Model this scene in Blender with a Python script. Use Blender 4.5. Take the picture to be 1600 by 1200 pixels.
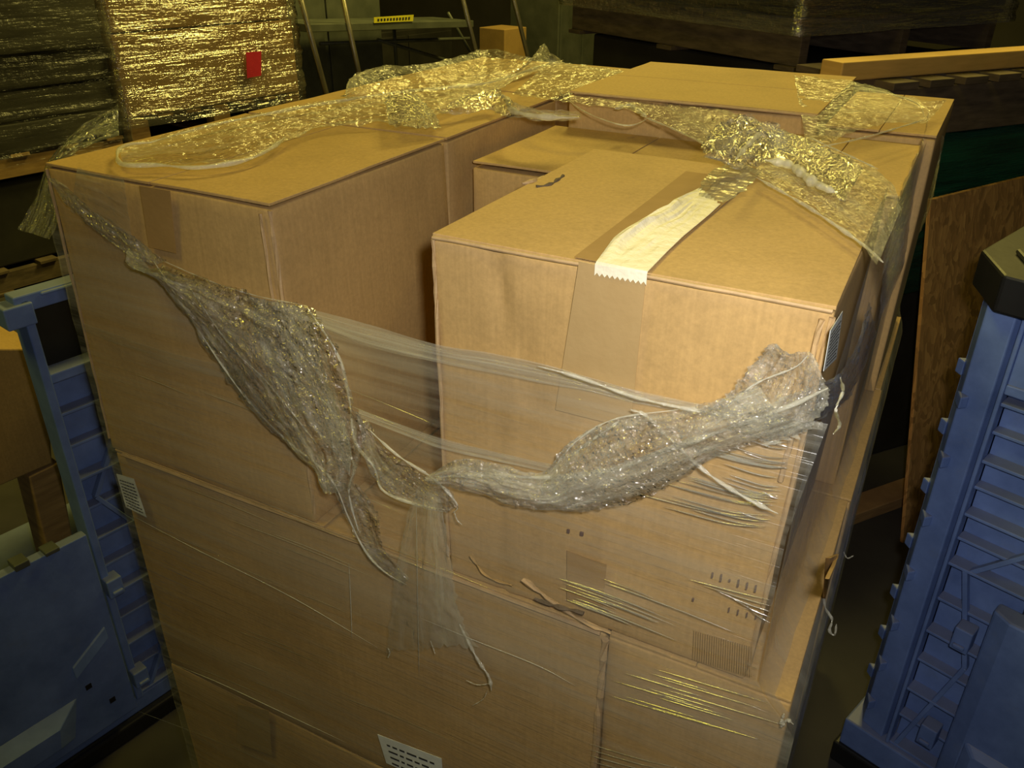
import bpy, bmesh, math, random
from mathutils import Vector, noise
V = Vector
S = bpy.context.scene
for o in list(bpy.data.objects): bpy.data.objects.remove(o)
COL = S.collection
random.seed(7)

# ------------------------------------------------------------------ camera
T = 1.53                                   # height of the top of the load
FPX = 1308.9                               # focal length in pixels of a 1600 px wide frame
CAM = V((1.12875, -0.73884, 0.29223 + T))
yaw, pitch, roll = -0.477449, -0.498818, 0.0079
cy, sy, cp, sp = math.cos(yaw), math.sin(yaw), math.cos(pitch), math.sin(pitch)
FW = V((sy*cp, cy*cp, sp)); R0 = V((cy, -sy, 0)); U0 = R0.cross(FW)
RT = math.cos(roll)*R0 + math.sin(roll)*U0; UP = -math.sin(roll)*R0 + math.cos(roll)*U0
cd = bpy.data.cameras.new('camera'); cam = bpy.data.objects.new('camera', cd); COL.objects.link(cam)
cd.sensor_width = 36; cd.lens = FPX*36/1600; cd.clip_start = .02; cd.clip_end = 100
from mathutils import Matrix
m = Matrix((RT, UP, -FW)).transposed().to_4x4(); m.translation = CAM; cam.matrix_world = m
S.camera = cam

# ------------------------------------------------------------------ light
S.view_settings.view_transform = 'Standard'; S.view_settings.look = 'None'
S.view_settings.gamma = 1; S.view_settings.use_curve_mapping = False
S.view_settings.exposure = 0.0
w = bpy.data.worlds.new('warehouse_air'); S.world = w; w.use_nodes = True
w.node_tree.nodes['Background'].inputs[0].default_value = (1, .82, .52, 1)
w.node_tree.nodes['Background'].inputs[1].default_value = .012

def area(name, loc, aim, size, power, col, sy_=None):
    l = bpy.data.lights.new(name, 'AREA'); l.energy = power; l.color = col; l.size = size
    if sy_: l.shape = 'RECTANGLE'; l.size_y = sy_
    o = bpy.data.objects.new(name, l); COL.objects.link(o); o.location = loc
    o.rotation_euler = (V(aim) - V(loc)).to_track_quat('-Z', 'Y').to_euler(); return o
# overhead lights of the warehouse, an added rear fill and the camera's own flash
area('overhead_light', (-.6, -1.5, 5.4), (.5, .7, .5), .8, 46, (1, .84, .08), 1.2)
area('overhead_light', (-.9, 5.2, 5.2), (-1.4, 3.4, .6), .9, 200, (1, .82, .18), 1.2)
area('overhead_light', (1.1, 5.0, 5.3), (1.1, 3.2, 1.2), .8, 100, (1, .80, .20), 1.0)  # unseen lamp added to brighten the beam and pile at the rear right
fl = area('camera_flash', CAM + RT*.05 + UP*.05 - FW*.02, CAM + FW*1.2 + RT*.28 + UP*.10, .035, 3.8, (1, .96, .92)); fl.data.spread = 1.9

# ------------------------------------------------------------------ where a point of the photograph lies
def ray(x, y): return FW*FPX + RT*(x-800) + UP*(600-y)
def on_axis(x, y, ax, v):
    d = ray(x, y); t = (v - CAM[ax])/d[ax]; return CAM + d*t
def at_x(x, y, v): return on_axis(x, y, 0, v)
def at_y(x, y, v): return on_axis(x, y, 1, v)
def at_z(x, y, v): return on_axis(x, y, 2, v)
def at_plane(x, y, pt, dr):
    n = V((dr[1], -dr[0], 0)); d = ray(x, y); t = (V((pt[0], pt[1], 0)) - CAM).dot(n)/d.dot(n); return CAM + d*t

# ------------------------------------------------------------------ materials
def mat(name):
    m = bpy.data.materials.new(name); m.use_nodes = True
    nt = m.node_tree; return m, nt, nt.nodes['Principled BSDF']
def nd(nt, t, **k):
    n = nt.nodes.new(t)
    for a, b in k.items():
        if a in n.inputs: n.inputs[a].default_value = b
        else: setattr(n, a, b)
    return n
def coords(nt, scale=(1, 1, 1), rot=(0, 0, 0), out='Object'):
    tc = nd(nt, 'ShaderNodeTexCoord'); mp = nd(nt, 'ShaderNodeMapping')
    mp.inputs['Scale'].default_value = scale; mp.inputs['Rotation'].default_value = rot
    nt.links.new(tc.outputs[out], mp.inputs['Vector']); return mp.outputs[0]
def nz(nt, vec, scale, detail=4, rough=.55):
    n = nd(nt, 'ShaderNodeTexNoise'); n.inputs['Scale'].default_value = scale
    n.inputs['Detail'].default_value = detail; n.inputs['Roughness'].default_value = rough
    nt.links.new(vec, n.inputs['Vector']); return n.outputs['Fac']
def ramp(nt, fac, stops):
    r = nd(nt, 'ShaderNodeValToRGB'); e = r.color_ramp.elements
    while len(e) < len(stops): e.new(.5)
    for i, (p, c) in enumerate(stops):
        e[i].position = p; e[i].color = (*c, 1) if len(c) == 3 else c
    nt.links.new(fac, r.inputs[0]); return r.outputs[0]
def bump(nt, h, strength, dist, b=None):
    n = nd(nt, 'ShaderNodeBump'); n.inputs['Strength'].default_value = strength; n.inputs['Distance'].default_value = dist
    nt.links.new(h, n.inputs['Height'])
    if b is not None: nt.links.new(n.outputs[0], b.inputs['Normal'])
    return n.outputs[0]

def simple(name, c1, c2=None, scale=8, rough=.6, bs=.2, bd=.002, metal=0, stretch=(1, 1, 1), det=5):
    m, nt, b = mat(name); c2 = c2 or tuple(x*.75 for x in c1)
    v = coords(nt, stretch); f = nz(nt, v, scale, det)
    nt.links.new(ramp(nt, f, [(.3, c2), (.7, c1)]), b.inputs['Base Color'])
    b.inputs['Roughness'].default_value = rough; b.inputs['Metallic'].default_value = metal
    if bs: bump(nt, nz(nt, v, scale*5, 3), bs, bd, b)
    return m

def cardboard(name, base, blotch=.12):
    m, nt, b = mat(name)
    v = coords(nt); big = nz(nt, v, 3.5, 5, .6); fine = nz(nt, v, 160, 3, .7)
    vs = coords(nt, (230, 230, 4)); corr = nz(nt, vs, 1, 2)
    c = base; d = tuple(x*(1-blotch*2) for x in c); l = tuple(min(1, x*(1+blotch)) for x in c)
    col = ramp(nt, big, [(.25, d), (.5, c), (.8, l)])
    mx = nd(nt, 'ShaderNodeMix', data_type='RGBA', blend_type='MULTIPLY'); mx.inputs['Factor'].default_value = 1
    nt.links.new(col, mx.inputs['A'])
    nt.links.new(ramp(nt, fine, [(.25, (.84, .84, .83)), (.75, (1.06, 1.05, 1.04))]), mx.inputs['B'])
    mx2 = nd(nt, 'ShaderNodeMix', data_type='RGBA', blend_type='MULTIPLY'); mx2.inputs['Factor'].default_value = 1
    nt.links.new(mx.outputs['Result'], mx2.inputs['A'])
    nt.links.new(ramp(nt, corr, [(.3, (.93, .93, .92)), (.7, (1.03, 1.03, 1.03))]), mx2.inputs['B'])
    nt.links.new(mx2.outputs['Result'], b.inputs['Base Color'])
    b.inputs['Roughness'].default_value = .72; b.inputs['Specular IOR Level'].default_value = .25
    bump(nt, nz(nt, v, 12, 4), .25, .006, b)
    return m

CARD = cardboard('brown_cardboard', (.53, .345, .135))
CARD2 = cardboard('darker_cardboard', (.46, .29, .105))
EDGE = simple('raw_cardboard_edge', (.54, .36, .17), scale=60)
KRAFTD = simple('dark_gummed_tape', (.36, .215, .070), (.32, .19, .06), scale=30, rough=.8)
KRAFT = simple('brown_gummed_tape', (.43, .295, .13), (.40, .27, .115), scale=30, rough=.38)
WTAPE = simple('cream_paper_tape', (.86, .80, .62), (.74, .68, .50), scale=14, rough=.55, bs=.5, bd=.004)
PAPER = simple('white_label_paper', (.72, .74, .68), (.62, .64, .60), scale=20, rough=.4)
INK = simple('black_ink', (.03, .03, .03), scale=5, bs=0)
FADED = simple('dark_stamp_ink', (.12, .06, .05), scale=5, bs=0)
WOOD = simple('pale_pallet_wood', (.42, .26, .10), (.24, .14, .055), scale=4, rough=.8, stretch=(2, 2, 14))
OLDWOOD = simple('grey_weathered_wood', (.16, .115, .07), (.07, .05, .03), scale=5, rough=.85, stretch=(2, 2, 10))
BEAMW = simple('yellow_pine', (.80, .50, .14), (.66, .40, .10), scale=6, rough=.7, stretch=(1.5, 1.5, 12))
BLACK = simple('black_plastic', (.018, .018, .017), (.008, .008, .008), scale=8, rough=.5)
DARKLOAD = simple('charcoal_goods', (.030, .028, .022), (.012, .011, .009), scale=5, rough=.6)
GREYMET = simple('worn_grey_metal', (.15, .16, .13), (.09, .10, .08), scale=6, rough=.5, metal=.3)
CHROME = simple('dull_steel_tube', (.55, .50, .40), (.40, .36, .28), scale=9, rough=.32, metal=.9)
YELLOW = simple('yellow_sticker', (.80, .72, .05), scale=9, rough=.4)
RED = simple('red_sticker', (.55, .03, .06), scale=9, rough=.4)
GREEN = simple('dark_green_wrap', (.012, .085, .05), (.006, .03, .02), scale=3, rough=.22, stretch=(1, 1, 14), bs=.6, bd=.01)
BOXB = simple('yellow_brown_cartons', (.52, .33, .13), (.42, .26, .10), scale=5, rough=.6)
FLOOR = simple('dirty_concrete', (.066, .060, .050), (.028, .025, .020), scale=2.2, rough=.85, bs=.35, bd=.004, det=9)
WALLM = simple('dark_painted_block', (.10, .09, .07), scale=2, rough=.9)

def dusty_blue():
    m, nt, b = mat('dusty_blue_plastic')
    v = coords(nt); f = nz(nt, v, 7, 7, .65); base = ramp(nt, f, [(.3, (.11, .18, .42)), (.7, (.21, .32, .66))])
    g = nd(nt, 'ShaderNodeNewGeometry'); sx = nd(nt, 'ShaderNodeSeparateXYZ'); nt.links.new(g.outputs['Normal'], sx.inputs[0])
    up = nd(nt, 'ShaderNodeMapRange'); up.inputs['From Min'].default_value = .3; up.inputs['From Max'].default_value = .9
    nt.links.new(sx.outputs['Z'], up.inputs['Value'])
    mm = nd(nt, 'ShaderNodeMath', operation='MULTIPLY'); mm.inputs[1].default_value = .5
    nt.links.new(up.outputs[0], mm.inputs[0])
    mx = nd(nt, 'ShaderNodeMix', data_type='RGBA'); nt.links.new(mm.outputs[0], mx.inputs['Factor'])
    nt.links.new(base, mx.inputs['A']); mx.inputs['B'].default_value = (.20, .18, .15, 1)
    f2 = nz(nt, v, 18, 8, .7)
    mx2 = nd(nt, 'ShaderNodeMix', data_type='RGBA')
    nt.links.new(ramp(nt, f2, [(.56, (0, 0, 0)), (.8, (.5, .5, .5))]), mx2.inputs['Factor'])
    nt.links.new(mx.outputs['Result'], mx2.inputs['A']); mx2.inputs['B'].default_value = (.20, .25, .38, 1)
    nt.links.new(mx2.outputs['Result'], b.inputs['Base Color'])
    b.inputs['Roughness'].default_value = .48
    bump(nt, nz(nt, v, 60, 3), .15, .002, b)
    return m
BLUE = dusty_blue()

def osb():
    m, nt, b = mat('oriented_strand_board')
    v = coords(nt, (1, 1, .45), (.5, .3, 0)); vo = nd(nt, 'ShaderNodeTexVoronoi'); vo.inputs['Scale'].default_value = 62
    n = nd(nt, 'ShaderNodeTexNoise'); n.inputs['Scale'].default_value = 12; nt.links.new(v, n.inputs['Vector'])
    ad = nd(nt, 'ShaderNodeVectorMath', operation='MULTIPLY_ADD'); ad.inputs[1].default_value = (.12, .12, .12)
    nt.links.new(n.outputs['Color'], ad.inputs[0]); nt.links.new(v, ad.inputs[2]); nt.links.new(ad.outputs[0], vo.inputs['Vector'])
    nt.links.new(ramp(nt, vo.outputs['Color'], [(.2, (.30, .16, .05)), (.5, (.42, .22, .07)), (.85, (.56, .31, .10))]), b.inputs['Base Color'])
    b.inputs['Roughness'].default_value = .75; bump(nt, vo.outputs['Distance'], .3, .003, b)
    return m
OSBM = osb()

def film(name, stretch=(4, 4, 80), uv=False, cdet=3,  rot=(0, 0, 0), lo=.04, hi=.35, r0=.42, r1=.68, bs=.5, bd=.004, rough=.16, crump=0, cd=.009, gloss=1.3, tint=(.80, .79, .64)):
    """thin clear plastic: see-through, with a glossy skin and milky streaks"""
    m, nt, b = mat(name); nt.nodes.remove(b); out = nt.nodes['Material Output']
    cs = 'UV' if uv else 'Object'; v = coords(nt, stretch, rot, cs); f = nz(nt, v, 1, 4, .6)
    f_lo = nz(nt, coords(nt, tuple(s*.12 for s in stretch), rot, cs), 1, 2)
    mr = nd(nt, 'ShaderNodeMapRange'); mr.inputs['From Min'].default_value = r0; mr.inputs['From Max'].default_value = r1
    mr.inputs['To Min'].default_value = lo; mr.inputs['To Max'].default_value = hi
    av = nd(nt, 'ShaderNodeMath', operation='ADD'); hv = nd(nt, 'ShaderNodeMath', operation='MULTIPLY'); hv.inputs[1].default_value = .5
    nt.links.new(f, av.inputs[0]); nt.links.new(f_lo, av.inputs[1]); nt.links.new(av.outputs[0], hv.inputs[0])
    nt.links.new(hv.outputs[0], mr.inputs['Value'])
    nrm = bump(nt, f, bs, bd)
    if crump:
        f2 = nz(nt, coords(nt), crump, cdet, .6); n2 = nd(nt, 'ShaderNodeBump'); n2.inputs['Strength'].default_value = .9; n2.inputs['Distance'].default_value = cd
        nt.links.new(f2, n2.inputs['Height']); nt.links.new(nrm, n2.inputs['Normal']); nrm = n2.outputs[0]
    tr = nd(nt, 'ShaderNodeBsdfTransparent'); gl = nd(nt, 'ShaderNodeBsdfGlossy'); gl.inputs['Roughness'].default_value = rough
    gl.inputs['Color'].default_value = (1, 1, 1, 1); nt.links.new(nrm, gl.inputs['Normal'])
    ge = nd(nt, 'ShaderNodeNewGeometry'); dt = nd(nt, 'ShaderNodeVectorMath', operation='DOT_PRODUCT')
    nt.links.new(ge.outputs['Incoming'], dt.inputs[0]); nt.links.new(nrm, dt.inputs[1])
    ab = nd(nt, 'ShaderNodeMath', operation='ABSOLUTE'); nt.links.new(dt.outputs['Value'], ab.inputs[0])
    om = nd(nt, 'ShaderNodeMath', operation='SUBTRACT'); om.inputs[0].default_value = 1; nt.links.new(ab.outputs[0], om.inputs[1])
    pw = nd(nt, 'ShaderNodeMath', operation='POWER'); pw.inputs[1].default_value = 5; nt.links.new(om.outputs[0], pw.inputs[0])
    fr = nd(nt, 'ShaderNodeMath', operation='MULTIPLY_ADD'); fr.inputs[1].default_value = .30; fr.inputs[2].default_value = .04; nt.links.new(pw.outputs[0], fr.inputs[0])
    fm = nd(nt, 'ShaderNodeMath', operation='MULTIPLY'); fm.inputs[1].default_value = gloss; fm.use_clamp = True
    nt.links.new(fr.outputs[0], fm.inputs[0])
    m1 = nd(nt, 'ShaderNodeMixShader'); nt.links.new(fm.outputs[0], m1.inputs[0]); nt.links.new(tr.outputs[0], m1.inputs[1]); nt.links.new(gl.outputs[0], m1.inputs[2])
    di = nd(nt, 'ShaderNodeBsdfDiffuse'); di.inputs['Color'].default_value = (*tint, 1)
    tl = nd(nt, 'ShaderNodeBsdfTranslucent'); tl.inputs['Color'].default_value = (*tint, 1)
    m2 = nd(nt, 'ShaderNodeMixShader'); m2.inputs[0].default_value = .35; nt.links.new(di.outputs[0], m2.inputs[1]); nt.links.new(tl.outputs[0], m2.inputs[2])
    m3 = nd(nt, 'ShaderNodeMixShader'); nt.links.new(mr.outputs[0], m3.inputs[0]); nt.links.new(m1.outputs[0], m3.inputs[1]); nt.links.new(m2.outputs[0], m3.inputs[2])
    nt.links.new(m3.outputs[0], out.inputs[0]); return m
F_TAUT = film('taut_stretch_film', (3, 3, 75), rot=(0, .035, 0), lo=.03, hi=.30, bs=1, bd=.008, gloss=2, rough=.22)
F_SIDE = film('side_stretch_film', (4, 30, 5), rot=(-.45, 0, 0), lo=.10, hi=.36, bs=.5, bd=.01, rough=.22)
F_HEM = film('folded_film_hem', (4, 260, 1), uv=True, lo=.12, hi=.60, bs=1, bd=.004, rough=.2, gloss=3)
F_LINE = film('stretch_line_film', (3, 3, 150), lo=.05, hi=.35, bs=.5, bd=.002, rough=.16, gloss=9)
F_CRUMP = film('crumpled_film', (16, 130, 1), uv=True, lo=.0, hi=.44, bs=1, bd=.010, rough=.14, crump=95, cdet=2, gloss=6, cd=.020)
F_SOFT = film('loose_film', (6, 90, 1), uv=True, lo=.10, hi=.46, bs=1, bd=.006, rough=.2, crump=40, cdet=1, gloss=3, cd=.010)
F_TOP = film('loose_film_on_top', (10, 80, 1), uv=True, lo=.04, hi=.38, bs=1, bd=.008, rough=.18, crump=42, cdet=2, gloss=2.5, cd=.012)
F_ROPE = film('bunched_film', (60, 60, 60), rot=(0, 0, 0), lo=.30, hi=.62, bs=.8, bd=.004, rough=.2, crump=140, gloss=3, tint=(.86, .84, .70))
F_FAR = film('wrapping_film', (3, 3, 40), rot=(0, .06, 0), lo=.0, hi=.16, bs=1, bd=.02, rough=.14, crump=30, gloss=8)
F_DARK = film('dull_wrapping_film', (3, 3, 34), rot=(0, .04, 0), lo=.0, hi=.10, bs=.9, bd=.015, rough=.30, crump=16, gloss=1)

# ------------------------------------------------------------------ building helpers
def tag(o, label=None, cat=None, group=None, kind=None):
    if label: o['label'] = label
    if cat: o['category'] = cat
    if group: o['group'] = group
    if kind: o['kind'] = kind
    return o
def empty(name, loc, label, cat, group=None):
    o = bpy.data.objects.new(name, None); COL.objects.link(o); o.location = loc; o.empty_display_size = .1
    return tag(o, label, cat, group)
def wloc(o):
    l = V((0, 0, 0))
    while o: l = l + o.location; o = o.parent
    return l
def build(name, verts, faces, material, parent=None, smooth=False, bevel=0, label=None):
    verts = [V(v) for v in verts]
    if parent: off = wloc(parent); loc = V((0, 0, 0))
    else:
        xs = [v.x for v in verts]; ys = [v.y for v in verts]; zs = [v.z for v in verts]
        off = V(((min(xs)+max(xs))/2, (min(ys)+max(ys))/2, min(zs))); loc = off
    me = bpy.data.meshes.new(name); me.from_pydata([v-off for v in verts], [], faces); me.materials.append(material)
    if smooth: me.polygons.foreach_set('use_smooth', [True]*len(me.polygons))
    me.update()
    o = bpy.data.objects.new(name, me); COL.objects.link(o); o.location = loc
    if parent: o.parent = parent
    if bevel:
        b = o.modifiers.new('edge', 'BEVEL'); b.width = bevel; b.segments = 2; b.limit_method = 'ANGLE'; b.angle_limit = .7
    if label: o['label'] = label
    return o
class MB:
    """collects shapes for ONE mesh; an optional frame (origin, u, v) turns local u,v,z into the place"""
    def __init__(s, O=None, u=None, v=None):
        s.vs = []; s.fs = []; s.O = V(O) if O is not None else V((0, 0, 0)); s.u = V(u) if u is not None else V((1, 0, 0)); s.v = V(v) if v is not None else V((0, 1, 0))
    def w(s, p): return s.O + s.u*p[0] + s.v*p[1] + V((0, 0, 1))*p[2]
    def hexa(s, P):
        i = len(s.vs); s.vs += [s.w(p) for p in P]
        s.fs += [(i, i+3, i+2, i+1), (i+4, i+5, i+6, i+7), (i, i+1, i+5, i+4), (i+1, i+2, i+6, i+5), (i+2, i+3, i+7, i+6), (i+3, i, i+4, i+7)]; return s
    def box(s, x0, x1, y0, y1, z0, z1):
        return s.hexa([(x0, y0, z0), (x1, y0, z0), (x1, y1, z0), (x0, y1, z0), (x0, y0, z1), (x1, y0, z1), (x1, y1, z1), (x0, y1, z1)])
    def bar(s, a, b, wdt, dep, n=(0, 1, 0)):
        """bar from a to b in local coordinates, width in the plane square to n, depth along n"""
        a, b, n = V(a), V(b), V(n); d = (b-a).normalized(); t = d.cross(n).normalized()*wdt/2; n = n.normalized()*dep
        return s.hexa([a-t, a+t, a+t+n, a-t+n, b-t, b+t, b+t+n, b-t+n])
    def prism(s, pts, z0, z1):
        i = len(s.vs); k = len(pts); s.vs += [s.w((p[0], p[1], z0)) for p in pts] + [s.w((p[0], p[1], z1)) for p in pts]
        s.fs += [tuple(i+j for j in range(k))[::-1], tuple(i+k+j for j in range(k))] + [(i+j, i+(j+1) % k, i+k+(j+1) % k, i+k+j) for j in range(k)]; return s
    def tube(s, pts, r, n=8):
        vs, fs = tube_geo([s.w(p) for p in pts], r, n); i = len(s.vs); s.vs += vs; s.fs += [tuple(i+j for j in f) for f in fs]; return s
    def put(s, name, material, parent=None, bevel=0, label=None, smooth=False): return build(name, s.vs, s.fs, material, parent, smooth, bevel, label)
def resample(pts, n):
    pts = [V(p) for p in pts]; L = [0]
    for a, b in zip(pts, pts[1:]): L.append(L[-1] + (b-a).length)
    out = []; k = 0
    for i in range(n):
        t = L[-1]*i/(n-1)
        while k < len(pts)-2 and L[k+1] < t: k += 1
        d = L[k+1]-L[k]; q = 0 if d < 1e-9 else (t-L[k])/d; out.append(pts[k].lerp(pts[k+1], q))
    return out
def smooth_line(pts, n):
    """catmull-rom through the points, evenly resampled"""
    P = [V(p) for p in pts]; P = [P[0]*2-P[1]] + P + [P[-1]*2-P[-2]]; out = []
    for k in range(1, len(P)-2):
        for j in range(10):
            t = j/10; a, b, c, d = P[k-1], P[k], P[k+1], P[k+2]
            out.append(.5*((2*b) + (c-a)*t + (2*a-5*b+4*c-d)*t*t + (3*b-a-3*c+d)*t**3))
    out.append(P[-2]); return resample(out, n)
def tube_geo(pts, r, n=8):
    vs = []; fs = []; m_ = len(pts)
    for i, p in enumerate(pts):
        d = (pts[min(i+1, m_-1)] - pts[max(i-1, 0)]).normalized()
        a = d.cross(V((0, 0, 1)))
        if a.length < .01: a = d.cross(V((1, 0, 0)))
        a.normalize(); b = d.cross(a); rr = r(i/(m_-1)) if callable(r) else r
        vs += [p + (a*math.cos(6.2832*j/n) + b*math.sin(6.2832*j/n))*rr for j in range(n)]
    for i in range(m_-1):
        fs += [(i*n+j, i*n+(j+1) % n, (i+1)*n+(j+1) % n, (i+1)*n+j) for j in range(n)]
    fs += [tuple(range(n))[::-1], tuple((m_-1)*n+j for j in range(n))]; return vs, fs
def nv(p, f, s=0): return noise.noise_vector(V(p)*f + V((s*7.3, s*3.1, s*5.7)))
def ns(p, f, s=0): return noise.noise(V(p)*f + V((s*7.3, s*3.1, s*5.7)))
def ridge(p, f, s=0): return 1 - 2*abs(ns(p, f, s))

# ------------------------------------------------------------------ cartons
def carton_body(name, c8, material, parent, n=14, bulge=.004, seed=0, disp=None):
    """closed box over a lattice between eight corners (x,y,z order 000,100,110,010, then the top four)"""
    C = [V(c) for c in c8]; idx = {}; vs = []; fs = []
    def pos(i, j, k):
        u, v, t = i/n, j/n, k/n
        b = C[0].lerp(C[1], u).lerp(C[3].lerp(C[2], u), v); a = C[4].lerp(C[5], u).lerp(C[7].lerp(C[6], u), v); p = b.lerp(a, t)
        bu = 16*v*(1-v)*t*(1-t); bv = 16*u*(1-u)*t*(1-t); s = 1.2+ns(p, 3, seed)
        if i == 0: p = p - V((bulge*bu*s, 0, 0))
        if i == n: p = p + V((bulge*bu*s*.6, 0, 0))
        if j == 0: p = p - V((0, bulge*bv*s*.6, 0))
        p = p + nv(p, 5, seed)*.0022
        if disp: p = disp(p, i, j, k, u, v, t)
        return p
    def vid(i, j, k):
        q = (i, j, k)
        if q not in idx: idx[q] = len(vs); vs.append(pos(i, j, k))
        return idx[q]
    for a in range(n):
        for b in range(n):
            fs.append((vid(a, b, 0), vid(a, b+1, 0), vid(a+1, b+1, 0), vid(a+1, b, 0)))
            fs.append((vid(a, b, n), vid(a+1, b, n), vid(a+1, b+1, n), vid(a, b+1, n)))
            fs.append((vid(a, 0, b), vid(a+1, 0, b), vid(a+1, 0, b+1), vid(a, 0, b+1)))
            fs.append((vid(a, n, b), vid(a, n, b+1), vid(a+1, n, b+1), vid(a+1, n, b)))
            fs.append((vid(0, a, b), vid(0, a, b+1), vid(0, a+1, b+1), vid(0, a+1, b)))
            fs.append((vid(n, a, b), vid(n, a+1, b), vid(n, a+1, b+1), vid(n, a, b+1)))
    return build(name, vs, fs, material, parent, True, .003)
def slab(name, q4, th, material, parent, nu=14, nv_=14, disp=None, seed=0, amp=.0012, bevel=.0008, label=None):
    """sheet of cardboard, tape or paper with a thickness; q4 are its corners in order"""
    A, B, Cc, D = [V(p) for p in q4]; nrm = (B-A).cross(D-A).normalized(); vs = []; fs = []
    for s in (0, 1):
        for j in range(nv_+1):
            for i in range(nu+1):
                u, v = i/nu, j/nv_; p = A.lerp(B, u).lerp(D.lerp(Cc, u), v)
                p = p + nrm*(amp*ns(p, 9, seed) + (disp(u, v) if disp else 0) + th*s); vs.append(p)
    W = nu+1; N = W*(nv_+1)
    for j in range(nv_):
        for i in range(nu):
            a = j*W+i; fs.append((a, a+W, a+W+1, a+1)); fs.append((N+a, N+a+1, N+a+W+1, N+a+W))
    rim = [i for i in range(nu+1)] + [j*W+nu for j in range(1, nv_+1)] + [nv_*W+i for i in range(nu-1, -1, -1)] + [j*W for j in range(nv_-1, 0, -1)]
    for a, b in zip(rim, rim[1:]+rim[:1]): fs.append((a, b, N+b, N+a))
    return build(name, vs, fs, material, parent, False, bevel, label)
def carton(c8, label, group=None, seam='y', flaps=True, material=CARD, seed=0, n=14, bulge=.004, tape=True, gap=.003, disp=None, sag=.004, tape_h=.12, seam_at=.5):
    """corrugated box with body, two top flaps meeting at a seam and tape over it"""
    C = [V(c) for c in c8]; th = .004
    cen = sum(C[:4], V((0, 0, 0)))/4
    root = empty('cardboard_box', cen, label, 'box', group)
    body8 = C[:4] + [c - V((0, 0, th+gap if flaps else 0)) for c in C[4:]]
    carton_body('box_body', body8, material, root, n=n, seed=seed, bulge=bulge, disp=disp)
    if flaps:
        a, b, c, d = C[4:]; dz = V((0, 0, th)); s = seam_at
        sg = lambda u, v: -sag*math.sin(math.pi*v)*(.4+.6*u)
        if seam == 'y':
            q1 = [a, a.lerp(b, s-.003), d.lerp(c, s-.003), d]; q2 = [a.lerp(b, s+.003), b, c, d.lerp(c, s+.003)]
        else:
            q1 = [a, b, b.lerp(c, s-.003), a.lerp(d, s-.003)]; q2 = [a.lerp(d, s+.003), b.lerp(c, s+.003), c, d]
        for q in (q1, q2): slab('top_flap', [p-dz for p in q], th, material, root, seed=seed)
        if tape:
            hw = .036; 
            if seam == 'y':
                m0, m1 = a.lerp(b, s), d.lerp(c, s); dx = V((hw, 0, 0)); up = V((0, 0, .0022))
                slab('packing_tape', [m0-dx+up, m0+dx+up, m1+dx+up, m1-dx+up], .0006, KRAFT, root, 6, 14, seed=seed, bevel=0)
                fy = V((0, -.0055, 0)); dn = V((0, 0, -tape_h))
                slab('packing_tape', [m0-dx+fy+dn, m0+dx+fy+dn, m0+dx+fy, m0-dx+fy], .0006, KRAFT, root, 6, 10, seed=seed, bevel=0)
            else:
                m0, m1 = a.lerp(d, s), b.lerp(c, s); dy = V((0, hw, 0)); up = V((0, 0, .0022))
                slab('packing_tape', [m0-dy+up, m1-dy+up, m1+dy+up, m0+dy+up], .0006, KRAFT, root, 14, 6, seed=seed, bevel=0)
    return root
def c8(x0, x1, y0, y1, z0, z1):
    return [(x0, y0, z0), (x1, y0, z0), (x1, y1, z0), (x0, y1, z0), (x0, y0, z1), (x1, y0, z1), (x1, y1, z1), (x0, y1, z1)]

# ------------------------------------------------------------------ setting
tag(MB().box(-9, 7, -4, 11, -.1, 0).put('floor', FLOOR), kind='structure')
tag(MB().box(-9, 7, 11, 11.2, 0, 6).put('wall_back', WALLM), kind='structure')
tag(MB().box(-9.2, -9, -4, 11, 0, 6).put('wall_left', WALLM), kind='structure')

# ------------------------------------------------------------------ pallets
def pallet(O, u, v, L, W, label, material=OLDWOOD, H=.14, group=None, nb=7, z=0, block=False):
    root = empty('wooden_pallet', V(O)+V((0, 0, z)), label, 'pallet', group); O = V(O)+V((0, 0, z))
    for j in range(3):
        y = j*(W-.09)/2
        mb = MB(O, u, v)
        if block:
            for i in range(3): MB(O, u, v).box(i*(L-.12)/2, i*(L-.12)/2+.12, y, y+.09, .02, H-.02).put('block', material, root, .003)
        else: mb.box(0, L, y+.02, y+.065, .018, H-.018).put('stringer', material, root, .003)
    for i in range(nb):
        x = i*(L-.1)/(nb-1); MB(O, u, v).box(x, x+.1, 0, W, H-.018, H).put('deck_board', material, root, .003)
    for i in range(3):
        x = i*(L-.1)/2; MB(O, u, v).box(x, x+.1, 0, W, 0, .018).put('bottom_board', material, root, .003)
    return root

# ------------------------------------------------------------------ the load in the middle
X = (1, 0, 0); Y = (0, 1, 0)
pallet((0, .02, 0), X, Y, 1.1, 1.2, 'wooden pallet under the tall load of cartons', WOOD, .13)
z1, z2 = .556, 1.053
# bottom tier
for (x0, x1, y0, y1, lab) in [(0, .545, 0, .425, 'lowest front carton under the long carton, seen at the bottom of the photo'),
                              (.55, 1.10, 0, .425, 'lowest front carton at the right bottom corner of the load'),
                              (0, .545, .43, .83, 'lowest carton on the left side, in the middle of the load'),
                              (.55, 1.10, .43, .83, 'lowest carton on the right side, in the middle of the load'),
                              (0, .545, .835, 1.24, 'lowest carton at the left rear of the load'),
                              (.55, 1.10, .835, 1.24, 'lowest carton at the right rear of the load')]:
    carton(c8(x0, x1, y0, y1, .132, z1-.002), lab, 'bottom tier cartons', flaps=False, seed=x0*3+y0, n=8)
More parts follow.
